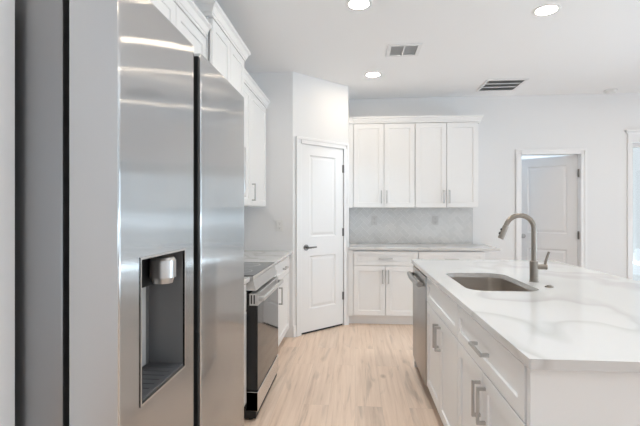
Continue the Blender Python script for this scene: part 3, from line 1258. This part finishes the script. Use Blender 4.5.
mesh_obj('lever', b, M['faucet'], fc, smooth=True)
b = B()
cyl(b, (1.045, 2.40, .9051), (1.045, 2.40, .911), .023, 24, .021)
cyl(b, (1.045, 2.40, .911), (1.045, 2.40, .915), .013, 20)
tag(mesh_obj('air_switch', b, M['faucet'], smooth=True), 'small round nickel button set in counter beside the faucet', 'button')


# ------------------------------------------------------------------ ceiling fittings
def can(x, y, lab):
    r = thing('recessed_light', lab, 'ceiling light', (x, y, CEIL), 0, 'round recessed ceiling lights')
    b = B()
    seg = 36
    prof = [(.071, -.004), (.080, -.005), (.094, -.003), (.096, 0)]
    rings = [[b.verts.new((x + rr * math.cos(2 * PI * k / seg), y + rr * math.sin(2 * PI * k / seg), CEIL + zz)) for k in range(seg)] for rr, zz in prof]
    for a, c in zip(rings, rings[1:]):
        for k in range(seg):
            b.faces.new((a[k], a[(k + 1) % seg], c[(k + 1) % seg], c[k]))
    bmesh.ops.recalc_face_normals(b, faces=b.faces)
    mesh_obj('trim_ring', b, M['plastic'], r, smooth=True)
    b = B()
    f = b.faces.new([b.verts.new((x + .071 * math.cos(-2 * PI * k / seg), y + .071 * math.sin(-2 * PI * k / seg), CEIL - .0042)) for k in range(seg)])
    mesh_obj('lens', b, M['can'], r)
    d = bpy.data.lights.new('downlight_beam', 'SPOT')
    d.energy = SPOT_POWER
    d.color = (.77, .91, 1.0)
    d.spot_size = math.radians(84)
    d.spot_blend = .8
    d.shadow_soft_size = .07
    o = bpy.data.objects.new('downlight_beam', d)
    COL.objects.link(o)
    o.location = (x, y, CEIL - .012)


can(.026, 3.02, 'lit round recessed ceiling light nearest the refrigerator cabinets, at top edge')
can(1.385, 3.226, 'lit round recessed ceiling light above the island')
can(.189, 4.586, 'lit round recessed ceiling light by the slanted pantry wall, beyond small vent')
can(3.45, 4.3, 'lit round recessed ceiling light out towards the patio door')
can(1.385, 1.2, 'unseen added round recessed ceiling light over the near end of island')  # this and the four below are unseen lamps added to light the room
can(3.45, 1.2, 'unseen added round recessed ceiling light in the living area')
can(.0, 1.45, 'unseen added round recessed ceiling light over the aisle beside the refrigerator')  # added to brighten the island front and aisle floor
can(.1, -1.6, 'unseen added round recessed ceiling light behind the camera')
can(2.4, -1.8, 'unseen added round recessed ceiling light behind the camera to the right')

v = thing('ceiling_vent', 'small white ceiling register with two dark louvre panels', 'vent', (.432, 3.92, CEIL))
b = B()
X0, X1, Y0, Y1 = .285, .585, 3.775, 4.06
for a in ((X0, X0 + .034, Y0, Y1), (X1 - .034, X1, Y0, Y1), (X0 + .034, X1 - .034, Y0, Y0 + .034), (X0 + .034, X1 - .034, Y1 - .034, Y1), (.428, .442, Y0 + .034, Y1 - .034)):
    box(b, *a, CEIL - .009, CEIL - .0003, .002)
mesh_obj('frame', b, M['vent'], v)
b = B(); box(b, X0 + .03, X1 - .03, Y0 + .03, Y1 - .03, CEIL - .0015, CEIL - .0003)
mesh_obj('duct_opening', b, M['ventdark'], v)
for s0, s1 in ((X0 + .036, .426), (.444, X1 - .036)):
    for i in range(8):
        yy = Y0 + .05 + i * .026
        b = B()
        prism(b, [(yy, CEIL - .0075), (yy + .012, CEIL - .002), (yy + .0135, CEIL - .002), (yy + .0015, CEIL - .0075)], 0, s0, s1)
        mesh_obj('louvre', b, M['slat'], v)
v = thing('ceiling_vent', 'larger dark return grille in the ceiling near back wall', 'vent', (1.68, 5.09, CEIL))
X0, X1, Y0, Y1 = 1.458, 1.906, 4.865, 5.315
b = B()
for a in ((X0, X0 + .03, Y0, Y1), (X1 - .03, X1, Y0, Y1), (X0 + .03, X1 - .03, Y0, Y0 + .03), (X0 + .03, X1 - .03, Y1 - .03, Y1)):
    box(b, *a, CEIL - .008, CEIL - .0003, .002)
for yy in (5.02, 5.155):
    box(b, X0 + .03, X1 - .03, yy - .008, yy + .008, CEIL - .007, CEIL - .0003)
mesh_obj('frame', b, M['vent'], v)
b = B(); box(b, X0 + .025, X1 - .025, Y0 + .025, Y1 - .025, CEIL - .0015, CEIL - .0003)
mesh_obj('duct_opening', b, M['ventmid'], v)
for i in range(18):
    yy = Y0 + .036 + i * .0222
    if min(abs(yy + .006 - 5.02), abs(yy + .006 - 5.155)) < .02:
        continue
    b = B()
    prism(b, [(yy, CEIL - .007), (yy + .010, CEIL - .002), (yy + .0115, CEIL - .002), (yy + .0015, CEIL - .007)], 0, X0 + .031, X1 - .031)
    mesh_obj('louvre', b, M['slatdark'], v)

sd = thing('smoke_detector', 'small round white smoke detector on the ceiling by back wall', 'smoke detector', (3.07, 5.42, CEIL))
b = B()
cyl(b, (3.07, 5.42, CEIL - .0005), (3.07, 5.42, CEIL - .014), .072, 32)
cyl(b, (3.07, 5.42, CEIL - .014), (3.07, 5.42, CEIL - .034), .064, 32, .05)
mesh_obj('housing', b, M['plastic'], sd, smooth=True)
